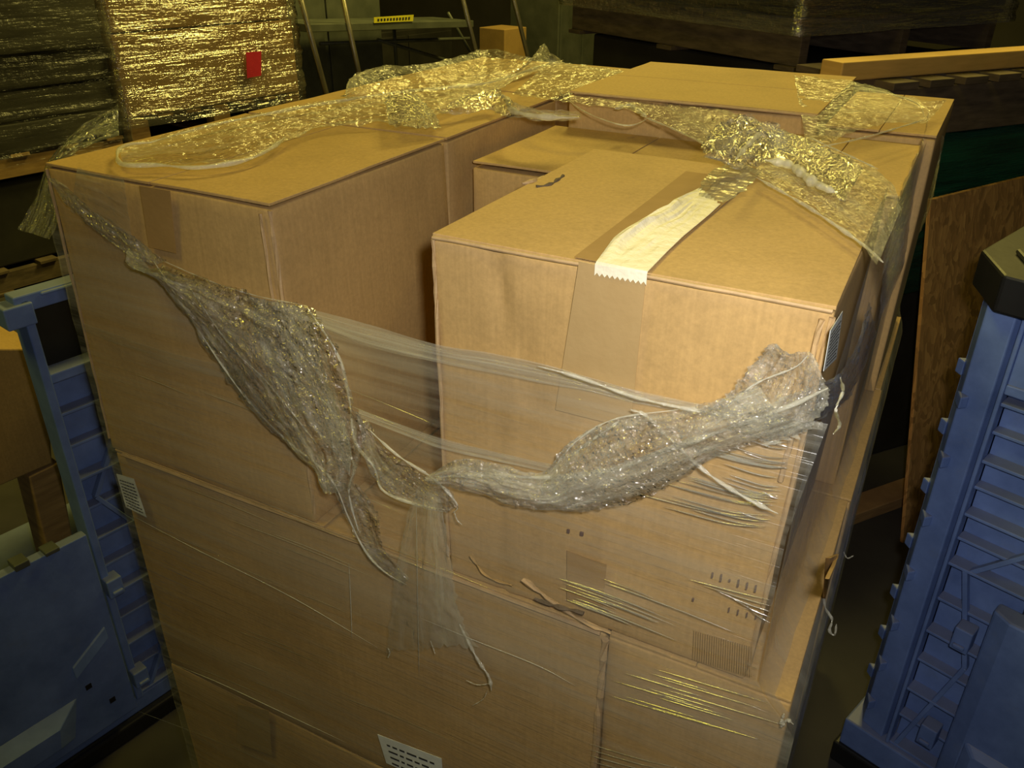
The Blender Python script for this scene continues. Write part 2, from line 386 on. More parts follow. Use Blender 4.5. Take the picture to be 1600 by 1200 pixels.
# middle tier
def lip(p, i, j, k, u, v, t): return p
LL = carton(c8(0, .882, 0, .43, z1, z2), 'wide carton across the middle tier front with a white label low on it', 'middle tier cartons', tape=False, seed=1, n=22, bulge=.007)
LR = carton(c8(.886, 1.108, 0, .43, z1, z2-.002), 'narrow carton at the right front corner of the middle tier, below the taped carton', 'middle tier cartons', tape=False, seed=2)
carton(c8(0, .55, .435, .83, z1, z2-.002), 'middle tier carton on the left side behind the wide carton', 'middle tier cartons', tape=False, seed=3, n=8)
carton(c8(.555, 1.112, .435, .83, z1, z2-.002), 'middle tier carton on the right side with its edge poking through the film', 'middle tier cartons', tape=False, seed=4, n=8)
carton(c8(0, .55, .835, 1.24, z1, z2-.002), 'middle tier carton at the left rear', 'middle tier cartons', tape=False, seed=5, n=8)
carton(c8(.555, 1.11, .835, 1.22, z1, z2-.002), 'middle tier carton at the right rear', 'middle tier cartons', tape=False, seed=6, n=8)
# top tier: corners measured on the top plane
A = at_z(65, 256, T); B = at_z(421, 318, T)
L1 = carton([(-.006, 0, z2), (.425, 0, z2), (.425, .405, z2), (-.006, .405, z2), (A.x, 0, T), (B.x, 0, T), (.414, .405, T), (0, .405, T)],
            'large carton at the left front of the top tier with loose film lying over it', 'top tier cartons', seed=11, n=26, bulge=.006, tape=False)
carton([(-.004, .412, z2), (.42, .412, z2), (.42, .83, z2), (-.004, .83, z2), (0, .412, T), (.413, .412, T), (.41, .83, T), (0, .83, T)],
       'top tier carton on the left side, just behind the large left front carton', 'top tier cartons', seed=12, tape=False)
carton(c8(0, .41, .835, 1.26, z2, T), 'top tier carton at the left rear corner under crumpled film', 'top tier cartons', seed=13, tape=False)
Fl = at_z(669, 368, T); Fr = at_z(1308, 478, T); Fb = at_z(1394, 290, T)
def dent(p, i, j, k, u, v, t):
    if j == 0:      # creases on the front of the taped carton
        d = 0
        if t > .62: d += .004*math.exp(-((u-.17-(1-t)*.35)/.035)**2)
        d += .0025*math.exp(-((u-.205)/.012)**2)*(t < .93) - .002*math.exp(-((u-.235)/.02)**2)
        d -= .0022*math.exp(-((u-.545)/.012)**2)
        p = p + V((0, d, 0))
    return p
FR = carton([(.652, .004, z2), (1.052, .004, z2), (1.055, .452, z2), (.652, .452, z2), (Fl.x, 0, T), (Fr.x, 0, T), (Fb.x-.004, .452, T), (.649, .452, T)],
            'nearest top tier carton with a torn strip of cream tape on its top', 'top tier cartons', seed=14, n=40, bulge=.004, disp=dent, tape=False)
M_ = carton(c8(.434, .858, .458, .778, z2, 1.486), 'lower carton in the centre of the top tier, behind the cream taped one', 'top tier cartons', seed=15, tape=False, gap=.008)
N_ = carton(c8(.864, 1.082, .460, .80, z2, 1.516), 'top tier carton on the right side, between the taped one and the rear ones', 'top tier cartons', seed=16, tape=False)
BK = carton(c8(.46, .914, .784, 1.24, z2, 1.552), 'raised rear carton in the middle of the top tier with its lid edge lifted', 'top tier cartons', seed=17, seam='x', tape=False)
BR = carton([(.925, .81, z2), (1.10, .81, z2), (1.10, 1.2, z2), (.925, 1.2, z2), (.925, .81, T), (1.10, .81, T), (1.108, 1.20, T), (.925, 1.20, T)],
            'top tier carton at the right rear corner of the load', 'top tier cartons', seed=18, tape=False)

# details of the taped carton
def patch(name, pix, y, th, material, parent, label=None, f=at_y, nu=6, nv_=6, amp=.0004, off=0):
    """thin patch whose four corners (lower left, lower right, upper right, upper left) lie on a plane"""
    return slab(name, [f(px, py, y) for px, py in pix], th, material, parent, nu, nv_, amp=amp, bevel=0, label=label)
zt = T+.0015
patch('packing_tape', [(897, 402), (1008, 424), (1175, 282), (1072, 268)], zt, .0006, KRAFTD, FR, f=at_z, nu=8, nv_=20)
def on_front(u0, u1, za, zb, y=-.0075): return [V((u0, y, za)), V((u1, y, za)), V((u1, y, zb)), V((u0, y, zb))]
ta, tb = at_y(905, 408, -.006), at_y(1010, 430, -.006)
slab('packing_tape', [at_y(868, 640, -.0065), at_y(985, 670, -.0065), tb, ta], .0006, KRAFT, FR, 6, 12, amp=.0003, bevel=0)
slab('packing_tape', [at_y(886, 938, -.0065), at_y(942, 952, -.0065), at_y(948, 882, -.0065), at_y(886, 860, -.0065)], .0006, KRAFTD, FR, 6, 6, amp=.0003, bevel=0)
# cream tape with a saw-toothed end folded over the edge
def cream():
    a = [at_z(p[0], p[1], T+.004) for p in [(932, 408), (958, 378), (1000, 350), (1040, 330), (1068, 305), (1092, 294)]]
    b = [at_z(p[0], p[1], T+.004) for p in [(1012, 424), (1042, 393), (1068, 368), (1090, 350), (1108, 335), (1124, 320)]]
    n, k = 26, 20; A_, B_ = resample(a, n), resample(b, n); vs = []; fs = []
    rows = []
    for s in range(3):      # folded end on the front face
        row = []
        for j in range(k+1):
            p = A_[0].lerp(B_[0], j/k); zz = T+.002 - s*.006; jag = (.0035 if j % 2 else 0) if s == 2 else 0
            row.append(V((p.x, -.0085, zz + jag)))
        rows.append(row)
    rows = rows[::-1]
    for i in range(n):
        row = []
        for j in range(k+1):
            p = A_[i].lerp(B_[i], j/k); h = .006*max(0, ridge((i*.12, j*.25, 0), 1, 3))*math.sin(math.pi*i/n)*(1-j/k) + (.006*math.exp(-((j/k-.12)/.12)**2)*math.sin(math.pi*min(1, i/n*1.1)))
            row.append(p + V((0, 0, h)) + (V((0, .008*(j % 3)/3, 0)) if i == n-1 else V((0, 0, 0))))
        rows.append(row)
    for r in rows: vs += r
    W = k+1
    for i in range(len(rows)-1):
        for j in range(k): a0 = i*W+j; fs.append((a0, a0+1, a0+W+1, a0+W))
    o = build('paper_tape', vs, fs, WTAPE, FR, False, 0, 'torn strip of crinkled cream paper tape')
    s = o.modifiers.new('thick', 'SOLIDIFY'); s.thickness = .0006
cream()
# torn corner and bruised flap edge where the taped carton meets the lower one
def scrap(name, pts, r, material, parent, seed=0):
    pts = smooth_line(pts, 14); vs, fs = tube_geo(pts, lambda t: r*(.5+abs(math.sin(9*t+seed))), 6)
    vs = [v + nv(v, 90, seed)*r*.8 for v in vs]; return build(name, vs, fs, material, parent)
scrap('torn_edge', [at_z(815, 287, T), at_z(832, 284, T), at_z(850, 278, T-.004), at_z(868, 270, T-.006)], .0028, EDGE, FR)
scrap('torn_edge', [at_z(838, 292, T), at_z(860, 288, T), at_z(880, 275, T)], .002, OLDWOOD, FR, 2)
# lighter split corner edges
def corner_edge(par, p0, p1, r=.0026): 
    vs, fs = tube_geo([V(p0).lerp(V(p1), t/14)+nv((0, 0, t*.7), 1)*.0012 for t in range(15)], r, 6); return build('corner_edge', vs, fs, EDGE, par)
corner_edge(FR, (Fl.x+.001, -.001, T-.006), (.652, .002, z2+.03))
corner_edge(FR, (Fl.x+.002, -.004, T-.003), (Fr.x-.002, -.004, T-.003), .0022)
corner_edge(FR, (Fr.x-.010, -.0045, T-.012), (Fr.x-.018, -.0045, 1.34), .0028)
corner_edge(FR, (Fr.x-.002, -.001, T-.010), (1.055, .002, z2+.03), .003)
corner_edge(L1, (B.x, -.001, T-.008), (.425, .0, z2+.02), .003)
corner_edge(L1, (A.x, -.001, T-.008), (-.006, .0, z2+.02), .0022)
corner_edge(L1, (B.x-.012, -.005, T-.012), (.410, -.005, 1.20), .0022)
corner_edge(LL, (.02, -.003, z2-.003), (.875, -.003, z2-.004), .003)
corner_edge(LL, (.882, -.004, z2-.01), (.880, -.004, z1+.02), .005)
corner_edge(BK, (.47, .781, 1.549), (.91, .781, 1.549), .002)
patch('packing_tape', [(233, 386), (276, 396), (266, 298), (218, 290)], -.008, .0006, KRAFTD, L1)
patch('packing_tape', [(370, 1160), (425, 1180), (420, 1110), (372, 1100)], -.008, .0006, KRAFT, LL)
# bruised lip of the wide carton
scrap('torn_edge', [at_y(735, 868, -.012), at_y(760, 900, -.014), at_y(800, 915, -.012)], .0012, CARD, LL, 1)
scrap('torn_edge', [at_y(815, 905, -.014), at_y(850, 930, -.012), at_y(900, 965, -.012), at_y(955, 990, -.014)], .0024, EDGE, LL, 4)
scrap('torn_edge', [at_y(835, 935, -.016), at_y(850, 942, -.016), at_y(912, 958, -.016)], .0022, OLDWOOD, LL, 6)
slab('bent_flap', [at_y(1290, 940, .30)+V((.0, 0, 0)), at_x(1296, 905, 1.118), at_x(1312, 866, 1.118), at_x(1296, 872, 1.112)], .004, CARD, LR, 4, 4)

# printed labels
def printed(name, q, parent, rows, seed, label, bars=True):
    o = slab(name, q, .0006, PAPER, parent, 3, 3, amp=.0002, bevel=0, label=label); rnd = random.Random(seed)
    A_, B_, C_, D_ = [V(p) for p in q]; nrm = (B_-A_).cross(D_-A_).normalized()*.0009; mb = MB()
    def quad(u0, u1, v0, v1):
        f = lambda u, v: A_.lerp(B_, u).lerp(D_.lerp(C_, u), v)
        P = [f(u0, v0), f(u1, v0), f(u1, v1), f(u0, v1)]; mb.hexa([p + nrm*.5 for p in P] + [p + nrm*1.3 for p in P])
    for r in range(rows):
        v = .08 + .84*r/rows; u = .12
        while u < .85:
            w_ = rnd.uniform(.05, .16); quad(u, min(.9, u+w_), v, v+.20/rows); u += w_+.04
    mb.put('printed_text', INK, o); return o
printed('shipping_label', [at_y(p[0], p[1], -.012) for p in [(197, 792), (229, 808), (209, 748), (182, 740)]], LL, 9, 3, 'small white printed label at the left edge')
printed('shipping_label', [at_y(p[0], p[1], -.014) for p in [(604, 1192), (694, 1232), (690, 1185), (590, 1147)]], LL, 4, 5, 'white label low on the front')
printed('shipping_label', [at_x(p[0], p[1], 1.071) for p in [(1286, 580), (1306, 560), (1316, 486), (1297, 516)]], FR, 10, 6, 'white printed label on the right side')
# stamped ink marks
def dash(x, y, l, wd):
    mb = MB(); a = at_y(x, y, -.0072); mb.box(a.x-wd/2, a.x+wd/2, -.0082, -.0062, a.z-l/2, a.z+l/2); mb.put('ink_mark', FADED, FR)
for i, l in enumerate([.007, .010, .003, .010, .009, .009]): dash(1113+i*13.5, 899+i*4.2, l, .0018)
for i, l in enumerate([.006, .007, .006, .004]): dash(1139+i*14, 953+i*4, l, .0012)
dash(888, 830, .005, .003); dash(909, 834, .005, .004); dash(1083, 937, .004, .002)
# dents: small pale scuffs and the brown scrape on the lower right corner
mb = MB()
for i in range(26):
    x = 1085 + i*3.6; a = at_y(x, 985+i*1.0, -.0068); b = at_y(x-2, 1030+i*1.1, -.0068); mb.bar(a, b, .0008, .0006, (0, -1, 0))
tag(mb.put('scrape_marks', CARD2, FR), kind='stuff')

# ------------------------------------------------------------------ stretch wrap
WR = empty('stretch_wrap', (.55, .6, .02), 'torn clear stretch film wound around the load of cartons, hanging in shreds in front', 'plastic film')
def loft(name, a, b, material, nu=70, nv_=26, amp=.006, f=28, seed=0, jag=.0, endjag=0, belly=0, label=None, bdir=None, parent=WR, pleat=0):
    A_, B_ = smooth_line(a, nu+1), smooth_line(b, nu+1); vs = []; fs = []; P = []
    for i in range(nu+1):
        row = []
        for j in range(nv_+1):
            t = j/nv_
            if jag: t = t + (ns((i*.35, 0, seed), 1)*jag if j == 0 else ns((i*.35, 9, seed), 1)*jag if j == nv_ else 0)
            p = A_[i].lerp(B_[i], t)
            row.append(p)
        P.append(row)
    LL_ = sum((A_[i+1]-A_[i]).length for i in range(nu)); LW_ = sum((A_[i]-B_[i]).length for i in range(nu+1))/(nu+1)
    if endjag:
        for j in range(nv_+1):
            d = (P[-1][j]-P[-2][j]).normalized(); P[-1][j] = P[-1][j] + d*endjag*(ns((j*.45, seed, 0), 1)+.3)
    for i in range(nu+1):
        for j in range(nv_+1):
            p = P[i][j]; du = P[min(i+1, nu)][j]-P[max(i-1, 0)][j]; dv = P[i][min(j+1, nv_)]-P[i][max(j-1, 0)]
            n = du.cross(dv)
            n = n.normalized() if n.length > 1e-12 else V((0, -1, 0))
            if bdir: 
                if n.dot(V(bdir)) < 0: n = -n
            du = du.normalized() if du.length > 1e-9 else du
            q = V((p.dot(du)*.45, (p-du*p.dot(du)).x, 0)) if False else p
            lu, lw = i/nu*LL_, j/nv_*LW_
            h = amp*(.22*ridge(q, f, seed) + .50*ridge((lu*9, lw*62+1.5*ns((lu*14, 0, seed), 1), seed), 1) + .26*ridge((lu*22, lw*150, seed+3), 1) + .20*ridge(q, f*4.2, seed+5))
            h += belly*math.sin(math.pi*j/nv_)
            if pleat:
                g = j/nv_*pleat + 1.5*ns((i/nu*3, 0, seed), 1); h += amp*.55*(1-2*abs((g % 1)*2-1))*(.4+.6*abs(ns((i/nu*6, j*.2, seed), 1, 3))*2)
            vs.append(p + n*h + nv(q, f, seed+2)*amp*.35)
    W = nv_+1
    for i in range(nu):
        for j in range(nv_): a0 = i*W+j; fs.append((a0, a0+1, a0+W+1, a0+W))
    o = build(name, vs, fs, material, parent, True, 0, label)
    ul = o.data.uv_layers.new(name='sheet')
    for lp in o.data.loops: k = lp.vertex_index; ul.data[lp.index].uv = (k//W/nu*LL_ + seed*.37, k % W/nv_*LW_ + seed*.11)
    return o
def rope(name, pts, r, material=F_ROPE, n=60, seed=0, wob=.3, label=None, taper=True):
    P = smooth_line(pts, n)
    r = r*.62
    f = lambda t: r*(1+wob*math.sin(23*t+seed)+wob*.6*math.sin(51*t+seed*2))*((.25+.75*min(1, t*8, (1-t)*8)) if taper else 1)
    vs, fs = tube_geo(P, f, 7); return build(name, vs, fs, material, WR, True, 0, label)
def fy(l, y=-.02): return [at_y(p[0], p[1], y if len(p) < 3 else p[2]) for p in l]
def fz(l, h=.008): return [at_z(p[0], p[1], T+(h if len(p) < 3 else p[2])) for p in l]

# the film stretched tight over the front
TB = fy([(66, 275), (105, 325), (150, 350), (200, 395), (245, 415), (330, 445), (430, 470), (480, 480), (560, 505), (680, 540), (760, 552), (840, 568), (920, 590), (1000, 612), (1080, 628), (1160, 645), (1240, 655), (1294, 662)], -.012)
TBr = resample(TB, 61)
vs = []; fs = []; NZ = 60
for p in TBr:
    u = (p.x - TBr[0].x)/(TBr[-1].x - TBr[0].x)
    for k in range(NZ+1):
        z = p.z + (.06-p.z)*k/NZ
        s = max(0, min(1, (1.07-z)/.05)); xr = 1.068 + .052*s; xl = .002
        x = p.x if k == 0 else xl + (xr-xl)*u
        x = p.x + (x-p.x)*min(1, k/6)
        q = V((x, -.014, z)); vs.append(q + V((0, .0022*ns((x*2, 0, z*22), 1, 3) + .0012*ns((x*3, 0, z*60), 1, 4), 0)))
for i in range(60):
    for k in range(NZ): a = i*(NZ+1)+k; fs.append((a, a+1, a+NZ+2, a+NZ+1))
build('front_film', vs, fs, F_TAUT, WR, True, 0, 'tight streaky film over the front')
# the film along the right side
vs = []; fs = []; NY = 40
for i in range(NY+1):
    t = i/NY; y = -.014 + 1.25*t
    ztop = 1.33 + .19*min(1, t/.22) if t < .5 else 1.52
    for k in range(NZ+1):
        z = ztop + (.06-ztop)*k/NZ; s = max(0, min(1, (1.07-z)/.05))
        x = 1.070 + .050*s + (.030*t*(1-s))
        x += .004*ns((y*9+z*2.5, 0, z*1.5), 1, 5)*(1-abs(2*t-1)**6) + .0015*ns((y*40+z*14, 0, z*4), 1, 8)
        vs.append(V((x, y, z)))
for i in range(NY):
    for k in range(NZ): a = i*(NZ+1)+k; fs.append((a, a+NZ+1, a+NZ+2, a+1))
build('side_film', vs, fs, F_SIDE, WR, True, 0, 'wrinkled film down the right side')
# hems where the film is folded double
loft('film_hem', fy([(455, 476), (560, 503), (680, 538), (760, 551), (840, 567), (920, 590), (1000, 612), (1120, 636), (1285, 660)], -.017),
     fy([(480, 505), (570, 540), (680, 566), (760, 582), (840, 598), (920, 612), (1000, 632), (1120, 652), (1285, 672)], -.017), F_HEM, 90, 12, .0012, 20, 1)
loft('film_hem', fy([(560, 640), (620, 662), (690, 686), (780, 708), (870, 728)], -.017), fy([(560, 652), (620, 676), (690, 702), (780, 722), (870, 742)], -.017), F_HEM, 50, 8, .001, 20, 2)
loft('film_hem', fy([(130, 505), (200, 530), (280, 555), (400, 582)], -.016), fy([(130, 518), (200, 545), (280, 575), (400, 602)], -.016), F_TAUT, 40, 8, .001, 20, 3)
# thin edges and stretch lines
def lines(name, L, r, y=-.0165, material=F_ROPE):
    vs = []; fs = []
    for l in L:
        a, b = tube_geo(smooth_line(fy(l, y), 24), lambda t: r*min(1, .15+4*t, .15+4*(1-t)), 5); k = len(vs); vs += a; fs += [tuple(k+j for j in f) for f in b]
    return tag(build(name, vs, fs, material, WR, True), kind='stuff' if len(L) > 1 else None)
for l_ in [[(205, 805), (300, 855), (450, 930), (590, 1012)], [(272, 1038), (340, 1066), (430, 1108), (540, 1160)], [(655, 965), (740, 1000), (840, 1040), (900, 1072)],
                         [(650, 770), (652, 900), (655, 1060)], [(545, 880), (548, 940), (550, 1000)]]: lines('film_edge_line', [l_], .0007)
rnd = random.Random(3); L = []
for i in range(34):
    t = rnd.random(); y0 = 690 + 140*t; x1 = 1262 - .32*(y0-640) - rnd.random()*14; ln = rnd.uniform(30, 240)*(.5+.5*t)
    L.append([(x1-ln, y0-ln*.17-6), (x1-ln*.4, y0-ln*.05), (x1, y0+rnd.uniform(-2, 2))])
lines('stretch_creases', L, .0009, -.0165, F_LINE)
L = []
for i in range(16):
    x0 = rnd.uniform(860, 960); y0 = rnd.uniform(880, 950); ln = rnd.uniform(60, 230); L.append([(x0, y0), (x0+ln*.5, y0+ln*.18), (x0+ln, y0+ln*.38)])
for i in range(14):
    x0 = rnd.uniform(950, 1040); y0 = 985 + (x0-900)*.3 + rnd.uniform(20, 90); ln = rnd.uniform(50, 190); L.append([(x0, y0), (x0+ln*.5, y0+ln*.15), (x0+ln, y0+ln*.30)])
for i in range(5): L.append([(1075+i*22, 905+i*9), (1150+i*8, 925+i*9), (1205, 938+i*9)])
for i in range(4): L.append([(920, 1162+i*9), (1000, 1186+i*8), (1060, 1200+i*8)])
lines('stretch_creases', L, .0008, -.0175, F_LINE)
L = []
for i in range(26):
    x0 = rnd.uniform(190, 560); y0 = rnd.uniform(0, 1); ya = 480 + (x0-120)*.28 + y0*620; ln = rnd.uniform(60, 260); L.append([(x0, ya), (x0+ln*.5, ya+ln*.19), (x0+ln, ya+ln*.40)])
lines('stretch_creases', L, .00045, -.0165, F_LINE)
# left: twisted band and the big hanging shred
loft('torn_film', fy([(72, 272), (110, 322), (160, 366), (205, 400), (240, 414)], -.02), fy([(100, 285), (150, 330), (205, 366), (250, 400), (262, 408)], -.022), F_CRUMP, 60, 14, .004, 50, 11, .1)
loft('torn_film', fy([(118, 262), (150, 272), (192, 280)], -.014), fy([(108, 330), (150, 345), (205, 388)], -.016), F_SOFT, 24, 20, .003, 26, 12, .05)
loft('torn_film', fy([(205, 385), (250, 425), (290, 480), (345, 570), (400, 640), (450, 690), (515, 745)], -.022),
     fy([(256, 405), (400, 458), (480, 478), (522, 530), (552, 605), (572, 680), (556, 760)], -.030), F_CRUMP, 130, 56, .0095, 30, 13, .04, belly=.02, bdir=(0, -1, 0), label='large crumpled shred hanging from the left')
loft('torn_film', fy([(395, 462), (405, 520), (440, 600), (490, 660), (540, 720)], -.036), fy([(470, 476), (500, 530), (520, 600), (550, 680), (552, 740)], -.036), F_CRUMP, 80, 30, .007, 34, 23, .05, bdir=(0, -1, 0))
loft('torn_film', fy([(515, 745), (545, 810), (575, 865), (600, 893), (632, 913)], -.026), fy([(560, 755), (590, 800), (600, 850), (622, 880), (640, 903)], -.026), F_CRUMP, 60, 16, .005, 45, 14, .08)
loft('torn_film', fy([(560, 640), (575, 720), (600, 760), (640, 785), (700, 798)], -.03), fy([(577, 670), (622, 712), (680, 748), (706, 765), (716, 790)], -.03), F_CRUMP, 60, 20, .005, 40, 15, .05)
loft('torn_film', fy([(655, 757), (638, 800), (628, 850), (620, 900), (612, 960), (606, 1012)], -.034), fy([(690, 775), (698, 830), (705, 870), (712, 920), (724, 965), (738, 1000)], -.030), F_SOFT, 70, 30, .0045, 32, 16, .04, endjag=.02, label='thin shred hanging down in the middle')
for k, (pts, r) in enumerate([
    ([(240, 408), (300, 500), (350, 575), (400, 640), (450, 690), (515, 745), (545, 810), (570, 860), (600, 893), (636, 914)], .0022),
    ([(256, 408), (330, 440), (400, 462), (480, 478)], .0012),
    ([(480, 480), (528, 555), (545, 620), (555, 690), (585, 730), (597, 765), (640, 785), (704, 798)], .0028),
    ([(577, 672), (622, 712), (680, 750), (714, 788), (708, 802)], .0026), ([(548, 705), (553, 735), (545, 770), (560, 830)], .0022),
    ([(440, 585), (500, 620), (540, 680), (551, 725)], .0018), ([(290, 440), (360, 540), (420, 600), (500, 700)], .0014),
    ([(718, 975), (728, 995), (746, 1030), (764, 1058), (768, 1080)], .0034), ([(766, 1068), (746, 1070), (728, 1063)], .001), ([(762, 1078), (755, 1092), (738, 1103)], .0008),
    ([(710, 800), (714, 812), (722, 820)], .0014), ([(672, 1000), (676, 1010), (680, 1022)], .001), ([(606, 1012), (609, 1020), (606, 1028)], .0016)]):
    rope('film_strand', fy(pts, -.032), r, seed=k)
# right: the gathered band
loft('torn_film', fy([(678, 738), (720, 716), (790, 722), (850, 736), (882, 700), (930, 665), (1000, 645), (1060, 640), (1130, 618), (1190, 600)], -.030),
     fy([(680, 752), (740, 768), (800, 788), (850, 794), (950, 792), (1020, 770), (1080, 735), (1140, 705), (1200, 688), (1262, 668)], -.034), F_CRUMP, 150, 46, .0075, 30, 17, .03, belly=.012, bdir=(0, -1, 0), label='gathered band of film pulled to the right corner')
loft('torn_film', fy([(850, 745), (900, 742), (960, 728), (1040, 700), (1140, 670), (1240, 640)], -.040), fy([(840, 790), (900, 800), (950, 790), (1030, 765), (1100, 725), (1180, 690)], -.036), F_SOFT, 90, 24, .002, 18, 18, .03)
loft('torn_film', fy([(1100, 640), (1150, 598), (1180, 560), (1204, 528), (1222, 533)], -.030), fy([(1200, 688), (1262, 668), (1292, 620), (1286, 585), (1262, 556)], -.022), F_CRUMP, 80, 44, .010, 32, 19, .08, bdir=(0, -1, 0), label='ragged fan of film at the corner')
W1 = [at_y(1180, 640, -.03), at_y(1250, 615, -.028), at_x(1312, 588, 1.08), at_x(1345, 535, 1.085), at_x(1362, 470, 1.09)]
W2 = [at_y(1200, 690, -.03), at_y(1262, 668, -.028), at_x(1300, 645, 1.08), at_x(1338, 610, 1.085), at_x(1372, 520, 1.09)]
loft('torn_film', W1, W2, F_CRUMP, 60, 24, .004, 45, 20, .04)
for k, (pts, r) in enumerate([([(678, 745), (760, 742), (850, 746), (950, 735), (1050, 700), (1150, 665), (1240, 632), (1294, 606)], .0045), ([(888, 714), (925, 688), (968, 658)], .003),
                              ([(1045, 683), (1100, 735), (1160, 775), (1216, 803)], .0032), ([(985, 640), (1010, 650), (1045, 685)], .003), ([(840, 572), (900, 588), (985, 618), (1060, 636), (1150, 650)], .003),
                              ([(860, 738), (900, 690), (960, 655), (1060, 640)], .0016), ([(1130, 640), (1180, 600), (1240, 575), (1262, 556)], .0014)]):
    rope('film_strand', fy(pts, -.036), r, seed=k+30)
rope('film_strand', [at_x(p[0], p[1], 1.10) for p in [(1313, 590), (1317, 612), (1306, 640), (1312, 664), (1302, 678)]], .0016, seed=3)
rope('film_strand', [at_y(p[0], p[1], .22) for p in [(1286, 925), (1290, 950), (1300, 968), (1296, 985), (1304, 992), (1307, 975)]], .0028, seed=5)
rope('film_strand', [at_y(p[0], p[1], .40) for p in [(1318, 862), (1324, 872), (1334, 868)]], .0015, seed=6)
rope('film_strand', [at_y(p[0], p[1], -.015) for p in [(1225, 1115), (1220, 1135), (1230, 1125), (1240, 1132)]], .003, seed=7)
# on top: loop and sheet over the left cartons
loft('loose_film', fz([(186, 236), (230, 224), (330, 198), (450, 172), (560, 156), (640, 143), (760, 128), (870, 100)]), fz([(196, 262), (300, 262), (380, 252), (450, 226), (500, 204), (580, 196), (660, 190), (760, 150)]),
     F_TOP, 120, 36, .0065, 24, 21, .03, bdir=(0, 0, 1), label='loose sheet lying over the left cartons')
loft('loose_film', fz([(535, 150), (550, 122), (600, 106), (640, 106), (690, 98), (720, 90), (760, 78), (800, 86), (835, 92), (850, 70), (868, 92)], .035),
     fz([(545, 158), (580, 156), (620, 152), (660, 148), (700, 142), (740, 134), (780, 126), (810, 118), (840, 110), (860, 106), (885, 104)]), F_TOP, 110, 26, .006, 26, 22, .05, bdir=(0, 0, 1))
loft('loose_film', fz([(678, 174), (730, 152), (780, 144), (800, 162), (850, 176), (905, 178)], .03), fz([(690, 182), (740, 178), (770, 174), (790, 184), (850, 190), (908, 190)], .01), F_CRUMP, 70, 20, .006, 45, 24, .06, bdir=(0, 0, 1))
loft('loose_film', fz([(600, 155), (604, 178), (608, 200)], .025), fz([(648, 148), (676, 178), (690, 204)], .012), F_CRUMP, 30, 24, .006, 40, 25, .06, bdir=(0, 0, 1))
loft('loose_film', fz([(860, 98), (940, 108), (1040, 130), (1110, 165), (1240, 214), (1330, 250), (1392, 290), (1408, 330)], .012), fz([(800, 150), (900, 165), (1000, 180), (1090, 226), (1180, 278), (1260, 324), (1330, 372), (1368, 420)], .010),
     F_TOP, 130, 36, .005, 20, 26, .03, bdir=(0, 0, 1), label='diagonal band of film across the right cartons')
loft('loose_film', fz([(1086, 238), (1115, 205), (1165, 188), (1215, 195)], .05), fz([(1130, 265), (1155, 266), (1190, 258), (1238, 240)], .012), F_CRUMP, 50, 34, .011, 36, 27, .06, bdir=(0, 0, 1), label='crumpled knot of film')
loft('loose_film', fz([(1205, 200), (1240, 215), (1300, 240), (1350, 268)], .03), fz([(1190, 258), (1235, 262), (1290, 300), (1320, 320)], .015), F_CRUMP, 50, 26, .006, 34, 28, .04, bdir=(0, 0, 1))
loft('loose_film', fz([(1085, 305), (1110, 270), (1150, 250)], .004), fz([(1130, 318), (1160, 300), (1190, 270)], .004), F_SOFT, 24, 16, .001, 40, 29, .1, bdir=(0, 0, 1))
loft('loose_film', fz([(1240, 120), (1330, 130), (1440, 160), (1480, 158)], .025), fz([(1262, 244), (1320, 214), (1390, 196), (1446, 196)], .010), F_TOP, 60, 26, .005, 22, 30, .04, bdir=(0, 0, 1))
loft('loose_film', fz([(1448, 175), (1440, 215), (1408, 290), (1378, 392)], .004), [at_x(1478, 215, 1.112), at_x(1450, 330, 1.105), at_x(1400, 440, 1.095), at_x(1372, 500, 1.088)], F_CRUMP, 60, 20, .003, 30, 31, .03)
for k, (pts, r, h) in enumerate([
    ([(240, 222), (200, 226), (184, 238), (192, 257), (250, 258), (310, 262), (380, 251), (420, 234), (446, 214)], .0030, .012), ([(230, 224), (330, 196), (450, 172), (560, 153), (640, 142), (700, 137), (770, 128), (850, 102), (880, 94)], .0028, .012),
    ([(870, 100), (960, 113), (1060, 131), (1150, 128), (1240, 120), (1300, 128), (1360, 139), (1430, 160), (1446, 185)], .0014, .006), ([(865, 135), (900, 166), (940, 186), (985, 196), (1022, 180)], .0010, .006),
    ([(1190, 205), (1170, 225), (1150, 248)], .003, .055), ([(1195, 250), (1235, 258), (1270, 284), (1304, 300)], .0055, .022), ([(1265, 215), (1320, 240), (1372, 264)], .0012, .02), ([(1270, 232), (1350, 215), (1448, 186)], .0012, .02),
    ([(760, 148), (790, 152), (800, 172), (840, 182), (905, 184)], .0045, .02), ([(540, 150), (548, 124), (585, 106)], .001, .03), ([(1000, 180), (1060, 205), (1130, 240)], .0016, .012), ([(1180, 276), (1260, 322), (1340, 376), (1380, 410)], .002, .012), ([(960, 170), (985, 165), (1010, 182)], .004, .012)]):
    rope('film_strand', fz(pts, h), r*1.55, seed=k+50)
# a flap of film trailing off the left rear of the load
loft('trailing_film', [at_x(p[0], p[1], -.25) for p in [(188, 168), (130, 205), (85, 248), (55, 320), (35, 362)]], [at_x(p[0], p[1], -.12) for p in [(186, 214), (150, 228), (92, 262), (98, 330), (80, 376)]], F_CRUMP, 50, 24, .008, 16, 33, .05)

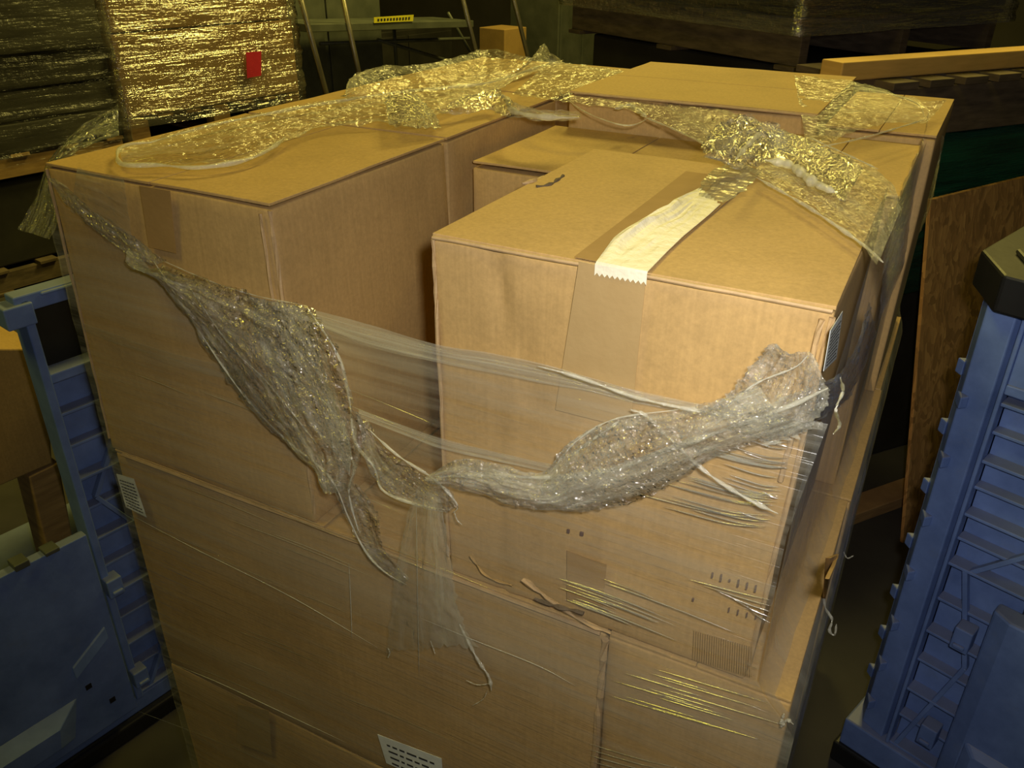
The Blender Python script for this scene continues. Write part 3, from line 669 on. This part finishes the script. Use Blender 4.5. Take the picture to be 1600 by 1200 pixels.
# ------------------------------------------------------------------ blue folding containers
def blue_container(O, u, label, mirror, H=1.21, L=1.1, D=1.0, door=True, lid=True, open_top=False, name='bulk_container'):
    """u runs along the visible face away from its corner post; v points out of the face; door beside the ribbed column"""
    u = V((u[0], u[1], 0)).normalized(); v = V((u.y, -u.x, 0))
    if (CAM-V(O)).dot(v) < 0: v = -v
    root = empty(name, O, label, 'container'); O = V(O)
    return root, O, u, v
def ribbed(mb, u0, u1, z0, z1, dep=.035, step=.078, seed=0, diag=True):
    mb.box(u0, u1, -dep-.008, -dep, z0, z1)
    z = z0
    k = 0
    while z < z1-.02:
        mb.box(u0, u1, -dep, -.006 if k % 2 else 0, z, z+.007); z += step; k += 1
    if diag:
        w = u1-u0; per = .30; zz = z0; s = 0
        while zz < z1-.05:
            ze = min(z1, zz+per); f = (ze-zz)/per
            a = (u0+w*.08, -.018, zz) if s % 2 == 0 else (u0+w*.62, -.018, zz); b = (u0+w*(.08+.54*f), -.018, ze) if s % 2 == 0 else (u0+w*(.62-.54*f), -.018, ze)
            mb.bar(a, b, .010, .016, (0, 1, 0)); zz = ze; s += 1
    return mb
# right container
root, O, u, v = blue_container((1.222, .885, 0), (.9446, -.328), 'blue ribbed bulk container with a black lid at the right of the load', False)
class TallMB(MB):
    def w(s, p): return MB.w(s, (p[0], p[1], p[2]*1.038))
def B_(): return TallMB(O, u, v)
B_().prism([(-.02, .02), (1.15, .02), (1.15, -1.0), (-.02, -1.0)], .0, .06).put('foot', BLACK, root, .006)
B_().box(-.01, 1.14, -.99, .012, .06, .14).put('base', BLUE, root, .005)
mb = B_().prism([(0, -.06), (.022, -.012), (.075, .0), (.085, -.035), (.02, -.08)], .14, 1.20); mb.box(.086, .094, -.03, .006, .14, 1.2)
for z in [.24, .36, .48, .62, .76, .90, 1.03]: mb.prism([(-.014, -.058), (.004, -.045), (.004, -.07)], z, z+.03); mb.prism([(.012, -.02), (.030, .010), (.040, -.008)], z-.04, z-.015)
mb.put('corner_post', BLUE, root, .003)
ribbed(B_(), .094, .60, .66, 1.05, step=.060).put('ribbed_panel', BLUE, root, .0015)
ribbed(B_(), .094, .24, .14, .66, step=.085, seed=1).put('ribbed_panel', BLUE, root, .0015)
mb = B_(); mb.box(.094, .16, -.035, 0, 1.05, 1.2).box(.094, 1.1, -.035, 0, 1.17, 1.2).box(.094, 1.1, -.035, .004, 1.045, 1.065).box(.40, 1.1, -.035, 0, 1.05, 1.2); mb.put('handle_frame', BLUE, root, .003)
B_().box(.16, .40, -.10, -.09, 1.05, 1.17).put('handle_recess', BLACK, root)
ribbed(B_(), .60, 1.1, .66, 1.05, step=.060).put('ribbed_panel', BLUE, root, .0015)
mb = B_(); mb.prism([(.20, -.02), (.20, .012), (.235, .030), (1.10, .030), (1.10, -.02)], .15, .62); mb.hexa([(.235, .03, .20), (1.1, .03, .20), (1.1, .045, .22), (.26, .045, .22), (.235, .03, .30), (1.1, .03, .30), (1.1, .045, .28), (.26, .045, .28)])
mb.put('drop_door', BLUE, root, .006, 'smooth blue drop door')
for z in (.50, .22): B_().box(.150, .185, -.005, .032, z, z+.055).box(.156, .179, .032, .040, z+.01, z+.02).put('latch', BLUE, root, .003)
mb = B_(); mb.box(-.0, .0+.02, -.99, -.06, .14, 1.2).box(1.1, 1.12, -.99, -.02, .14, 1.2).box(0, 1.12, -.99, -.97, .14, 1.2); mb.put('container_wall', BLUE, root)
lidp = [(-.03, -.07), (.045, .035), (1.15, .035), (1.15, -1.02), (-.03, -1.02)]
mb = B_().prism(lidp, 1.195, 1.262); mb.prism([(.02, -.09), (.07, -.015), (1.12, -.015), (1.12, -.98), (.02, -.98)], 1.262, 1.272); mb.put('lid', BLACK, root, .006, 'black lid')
# left container
root2, O2, u2, v2 = blue_container((-.395, .14, 0), (.2, .98), 'blue ribbed bulk container with its door folded down at the left of the load', True)
def C_(): return MB(O2, u2, v2)
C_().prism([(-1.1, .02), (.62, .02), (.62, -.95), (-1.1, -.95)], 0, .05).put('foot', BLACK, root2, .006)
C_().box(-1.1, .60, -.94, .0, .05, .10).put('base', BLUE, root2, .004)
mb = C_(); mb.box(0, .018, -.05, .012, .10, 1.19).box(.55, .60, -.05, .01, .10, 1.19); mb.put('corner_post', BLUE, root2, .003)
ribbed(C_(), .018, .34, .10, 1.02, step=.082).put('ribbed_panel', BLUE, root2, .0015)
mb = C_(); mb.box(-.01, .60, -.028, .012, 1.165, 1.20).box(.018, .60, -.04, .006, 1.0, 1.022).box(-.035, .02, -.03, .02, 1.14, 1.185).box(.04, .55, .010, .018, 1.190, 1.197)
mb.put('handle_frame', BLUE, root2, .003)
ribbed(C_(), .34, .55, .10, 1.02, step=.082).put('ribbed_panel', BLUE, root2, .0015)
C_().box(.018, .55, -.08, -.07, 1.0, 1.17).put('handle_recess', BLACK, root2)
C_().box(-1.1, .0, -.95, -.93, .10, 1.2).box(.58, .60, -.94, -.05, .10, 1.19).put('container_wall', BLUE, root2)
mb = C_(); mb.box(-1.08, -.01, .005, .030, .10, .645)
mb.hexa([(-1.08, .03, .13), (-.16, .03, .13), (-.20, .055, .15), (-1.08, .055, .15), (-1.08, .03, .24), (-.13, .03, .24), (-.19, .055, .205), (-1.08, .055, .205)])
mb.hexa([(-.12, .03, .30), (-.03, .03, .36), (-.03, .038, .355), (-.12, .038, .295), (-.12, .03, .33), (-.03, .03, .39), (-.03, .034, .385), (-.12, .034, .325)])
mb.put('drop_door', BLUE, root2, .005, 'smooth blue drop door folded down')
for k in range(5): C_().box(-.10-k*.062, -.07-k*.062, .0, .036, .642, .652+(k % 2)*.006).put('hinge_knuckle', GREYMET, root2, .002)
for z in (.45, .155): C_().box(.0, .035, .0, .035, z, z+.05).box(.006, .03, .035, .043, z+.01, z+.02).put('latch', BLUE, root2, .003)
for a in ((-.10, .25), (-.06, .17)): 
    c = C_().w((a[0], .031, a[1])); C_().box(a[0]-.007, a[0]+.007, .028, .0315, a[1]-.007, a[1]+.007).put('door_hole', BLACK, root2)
# things inside the left container
pt = (-.8, .1); dr = (.2, .98)
q = [at_plane(p[0], p[1], pt, dr) for p in [(-60, 785), (82, 724), (70, 545), (-60, 545)]]
n_ = V((-.98, .2, 0))*.30
tag(build('open_carton', q + [p + n_ for p in q], [(0, 1, 2, 3), (7, 6, 5, 4), (0, 4, 5, 1), (1, 5, 6, 2), (2, 6, 7, 3), (3, 7, 4, 0)], CARD2, None, False, .004), 'brown carton lying inside the opened left blue container', 'box')
q = [at_plane(p[0], p[1], pt, dr) for p in [(62, 850), (98, 835), (92, 722), (45, 745)]]
n_ = V((-.98, .2, 0))*.09
for p in q[:2]: p.z = .11
tag(build('wooden_post', q + [p + n_ for p in q], [(0, 1, 2, 3), (7, 6, 5, 4), (0, 4, 5, 1), (1, 5, 6, 2), (2, 6, 7, 3), (3, 7, 4, 0)], WOOD, None, False, .004), 'short wooden post below the carton in the left container', 'post')

# ------------------------------------------------------------------ back row on the left
Lp, Ld = V((-3.3, 2.1, 0)), V((.2, .98, 0)).normalized(); Ln = V((.98, -.2, 0)).normalized()
def row(t0): return Lp + Ld*t0
def wrapped(O, u, v, L, W, z0, z1, material, fmat, label, cat, steps=1, seed=0, name='wrapped_load', belly=.03):
    root = empty(name, O + V((0, 0, z0)), label, cat)
    n = 18; 
    for s in range(steps):
        a = z0+(z1-z0)*s/steps; b = z0+(z1-z0)*(s+1)/steps - .012; k = .012*(s % 2)
        P = [O+u*k+v*k, O+u*(L-k)+v*k, O+u*(L-k)+v*(W-k), O+u*k+v*(W-k)]
        c = [V((p.x, p.y, a)) for p in P] + [V((p.x, p.y, b)) for p in P]
        carton_body('goods_layer', c, material, root, n=10, seed=seed+s, bulge=.0)
    vs = []; fs = []; NU, NW = 90, 40
    ring = resample([O-u*.03-v*.03, O+u*(L+.03)-v*.03, O+u*(L+.03)+v*(W+.03), O-u*.03+v*(W+.03), O-u*.03-v*.03], NU+1)
    for p in ring[:-1]:
        for k in range(NW+1):
            z = z0-.06+(z1-z0+.06)*k/NW; d = (p-(O+u*L/2+v*W/2)).normalized(); ang = p.dot(u)
            h = .014*ridge((ang*2, p.dot(v)*2, z*14), 1, seed) + .008*ridge((ang*5, p.dot(v)*5, z*34), 1, seed+4)
            vs.append(V((p.x, p.y, z)) + d*h)
    for i in range(NU):
        for k in range(NW): a = i*(NW+1)+k; b = ((i+1) % NU)*(NW+1)+k; fs.append((a, b, b+1, a+1))
    build('stretch_film', vs, fs, fmat, root, True)
    return root
Lv = -Ln
# dark wrapped loads, near left
O_ = row(-1.15)
pallet(O_, Ld, Lv, 1.7, 1.1, 'upper grey pallet under the dark wrapped load at the left', WOOD, .14, z=.60)
pallet(O_, Ld, Lv, 1.7, 1.1, 'lower grey pallet on the floor at the far left', OLDWOOD, .14, z=.0)
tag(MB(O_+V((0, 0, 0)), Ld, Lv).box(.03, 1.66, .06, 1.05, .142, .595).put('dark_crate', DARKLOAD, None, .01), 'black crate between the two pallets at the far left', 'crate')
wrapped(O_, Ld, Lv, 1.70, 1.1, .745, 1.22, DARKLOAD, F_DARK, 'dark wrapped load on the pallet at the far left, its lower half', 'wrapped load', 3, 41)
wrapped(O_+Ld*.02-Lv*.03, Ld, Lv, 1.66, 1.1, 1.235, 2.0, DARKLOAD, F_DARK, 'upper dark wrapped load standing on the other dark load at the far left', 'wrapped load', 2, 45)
# wrapped yellow cartons
O_ = row(.60)
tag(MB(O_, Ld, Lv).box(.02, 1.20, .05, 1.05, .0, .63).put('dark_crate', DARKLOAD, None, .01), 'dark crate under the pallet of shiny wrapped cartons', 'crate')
pallet(O_, Ld, Lv, 1.24, 1.1, 'pallet under the shiny wrapped cartons', WOOD, .19, z=.632, block=True)
WC = wrapped(O_, Ld, Lv, 1.24, 1.1, .83, 1.75, BOXB, F_FAR, 'stack of brown cartons in shiny stretch film behind the left of the load', 'wrapped load', 2, 51)
q = [at_plane(p[0], p[1], Lp+Ln*.055, Ld) for p in [(386, 122), (408, 118), (408, 80), (384, 82)]]
slab('red_label', q, .002, RED, WC, 3, 3, bevel=0)
# cabinets and boxes behind the ladder
def slanted(O, u, v, L, W, z0, z1, material, name, label, cat, parts=None):
    root = empty(name, O+V((0, 0, z0)), label, cat)
    MB(O, u, v).box(0, L, 0, W, z0, z1).put('cabinet_body', material, root, .01)
    n = 2
    for i in range(n):
        MB(O, u, v).box(.02+i*L/n, L/n-.02+i*L/n, -.015, 0, z0+.03, z1-.05).put('cabinet_door', material, root, .005)
    return root
slanted(row(1.95)+Lv*.5, Ld, Lv, 1.15, .6, 0, 1.55, GREYMET, 'metal_cabinet', 'grey green metal cabinet behind the ladder', 'cabinet')
slanted(row(5.1)+Lv*.2, Ld, Lv, .75, .6, 0, 1.35, GREYMET, 'metal_cabinet', 'grey metal cabinet right of the ladder, beside the raised pallet', 'cabinet')
slanted(row(3.6)+Lv*1.4, Ld, Lv, 1.3, .6, 0, .95, DARKLOAD, 'storage_chest', 'low dark chest in the shadow beyond the ladder', 'chest')
tag(MB(row(4.35)+Lv*.25, Ld, Lv).box(0, .32, 0, .3, .7, 1.02).put('small_carton', CARD2, None, .006), 'small brown carton right of the ladder steps', 'box')
tag(MB(row(4.30)+Lv*.2, Ld, Lv).box(0, .6, 0, .5, .0, .69).put('wooden_crate', OLDWOOD, None, .006), 'old wooden crate carrying a small brown carton', 'crate')
# rolling ladder
LD = empty('rolling_ladder', row(2.6)+Ln*.05, 'grey steel rolling ladder with tubular rails in the back row', 'ladder')
for (a, b) in (((462, -30), (522, 190)), ((532, -20), (566, 140)), ((718, -22), (756, 130)), ((798, -20), (836, 135))):
    p, q_ = [at_plane(x, y, Lp+Ln*.05, Ld) for x, y in (a, b)]; d = (q_-p); q_ = p + d*((p.z-.02)/max(.01, p.z-q_.z)) if q_.z > 0 else q_
    vs, fs = tube_geo([p - d*.4, q_], .019, 10); build('rail', vs, fs, CHROME, LD, True)
def atr(x, y, o=0.05): return at_plane(x, y, Lp+Ln*o, Ld)
q = [atr(480, 42), atr(742, 34), atr(728, 14), atr(560, 12)]
a, b = atr(480, 38), atr(740, 32)
mb = MB(V((0, 0, 0))); L_ = (b-a); dp = Lv*.45
mb.hexa([a-V((0, 0, .05)), b-V((0, 0, .05)), b-V((0, 0, .05))+dp, a-V((0, 0, .05))+dp, a, b, b+dp, a+dp]); plat = mb.put('platform', GREYMET, LD, .004)
q = [atr(x, y, .054) for x, y in [(584, 36), (645, 33), (646, 23), (584, 27)]]
st = slab('warning_sticker', q, .003, YELLOW, plat, 3, 3, bevel=0)
mb = MB(); a_, b_, c_, d_ = [V(p) for p in q]
for i in range(11):
    u0 = .08+i*.078; f = lambda s, t: a_.lerp(b_, s).lerp(d_.lerp(c_, s), t) + Ln*.004
    mb.hexa([f(u0, .3), f(u0+.045, .3), f(u0+.045, .3)+Ln*.001, f(u0, .3)+Ln*.001, f(u0, .7), f(u0+.045, .7), f(u0+.045, .7)+Ln*.001, f(u0, .7)+Ln*.001])
mb.put('printed_text', INK, st)
for a, b in (((590, 62), (700, 95)), ((700, 20), (740, 90)), ((500, 68), (740, 60)), ((615, 35), (620, 110))):
    p, q_ = atr(*a, -.35), atr(*b, -.35); vs, fs = tube_geo([p, q_], .014, 8); build('brace', vs, fs, GREYMET, LD, True)

# ------------------------------------------------------------------ raised pallet load behind, and the pile at the right
Pc = V((.54, 2.63, 0)); Pu = V((-.844, .536, 0)).normalized(); Pv = V((.536, .844, 0)).normalized()
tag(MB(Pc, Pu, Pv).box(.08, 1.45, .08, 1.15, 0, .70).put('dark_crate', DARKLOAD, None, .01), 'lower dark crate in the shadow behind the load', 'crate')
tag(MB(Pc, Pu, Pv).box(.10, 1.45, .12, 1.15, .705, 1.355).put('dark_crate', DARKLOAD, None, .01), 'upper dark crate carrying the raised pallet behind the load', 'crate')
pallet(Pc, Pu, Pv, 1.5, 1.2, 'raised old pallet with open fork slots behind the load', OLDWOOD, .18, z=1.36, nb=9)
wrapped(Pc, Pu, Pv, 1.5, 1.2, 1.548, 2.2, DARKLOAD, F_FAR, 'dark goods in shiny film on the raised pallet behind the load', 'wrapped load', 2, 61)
# beam and board pile
b0 = at_z(1312, 128, 1.44); b1 = at_z(1640, 102, 1.44); bd = (b1-b0).normalized(); bp = V((-bd.y, bd.x, 0))
Lb = (b1-b0).length+.35
tag(MB(b0, bd, bp).box(0, Lb, 0, .085, 0, .052).put('wooden_beam', BEAMW, None, .004), 'yellow pine beam lying across the pile of boards at the top right', 'beam')
g0 = b0 + bd*.12
BP = empty('board_pallet', V((g0.x, g0.y, 0)), 'dark weathered pallet with sawn board ends under the yellow beam', 'pallet')
for i in range(8):
    MB(g0, bd, bp).box(.02+i*.145, .12+i*.145, -.07, .34, -.024, -.002).put('deck_board', OLDWOOD, BP, .002)
MB(g0, bd, bp).box(0, 1.2, -.045, .0, -.17, -.026).put('side_stringer', OLDWOOD, BP, .003)
MB(g0, bd, bp).box(0, 1.2, .14, .18, -.17, -.026).put('stringer', OLDWOOD, BP, .003)
MB(g0, bd, bp).box(0, 1.2, .30, .34, -.17, -.026).put('stringer', OLDWOOD, BP, .003)
wrapG = empty('green_bundle', V((g0.x, g0.y, .0)), 'dark green plastic wrapped bundle under the board pallet', 'bundle')
def gb(O, bulge):
    c = [O.copy() for _ in range(8)]
    pts = [(.02, -.03), (1.25, -.03), (1.25, .33), (.02, .33)]
    P = [MB(V((O.x, O.y, 0)), bd, bp).w((a, b, 0)) for a, b in pts]
    return [V((p.x, p.y, .72)) for p in P] + [V((p.x, p.y, 1.265)) for p in P]
carton_body('bundle_body', gb(g0, 0), GREEN, wrapG, 16, .0, 71, lambda p, i, j, k, u, v, t: p - bp*(.05*math.sin(math.pi*t))*(j == 0) + nv(p, 9, 3)*.008)
MB(V((g0.x, g0.y, 0)), bd, bp).box(.04, 1.2, .02, .30, 0, .715).put('bundle_base', DARKLOAD, wrapG, .01)
# leaning strand board
o0 = V((1.28, 1.86, 0)); o1 = at_y(1455, 312, 2.0); o2 = at_z(1600, 277, o1.z); dirO = (o2-o1).normalized()
o2 = o1 + dirO*.95; o3 = o0 + dirO*.95
slabn = V((-dirO.y, dirO.x, 0))*.012
tag(build('strand_board', [o0, o3, o2, o1, o0+slabn, o3+slabn, o2+slabn, o1+slabn], [(0, 1, 2, 3), (7, 6, 5, 4), (0, 4, 5, 1), (1, 5, 6, 2), (2, 6, 7, 3), (3, 7, 4, 0)], OSBM, None, False, .001),
    'brown strand board sheet leaning between the load and the right blue container', 'board')
# plank on the floor in the gap
p0, p1 = at_z(1345, 800, .05), at_z(1415, 775, .05)
dd = (p1-p0).normalized(); p0 = p0-dd*.5
tag(MB(V((p0.x, p0.y, 0)), dd, V((-dd.y, dd.x, 0))).box(0, 1.0, 0, .09, 0, .045).put('floor_plank', WOOD, None, .003), 'wooden plank on the floor in the gap behind the load', 'plank')
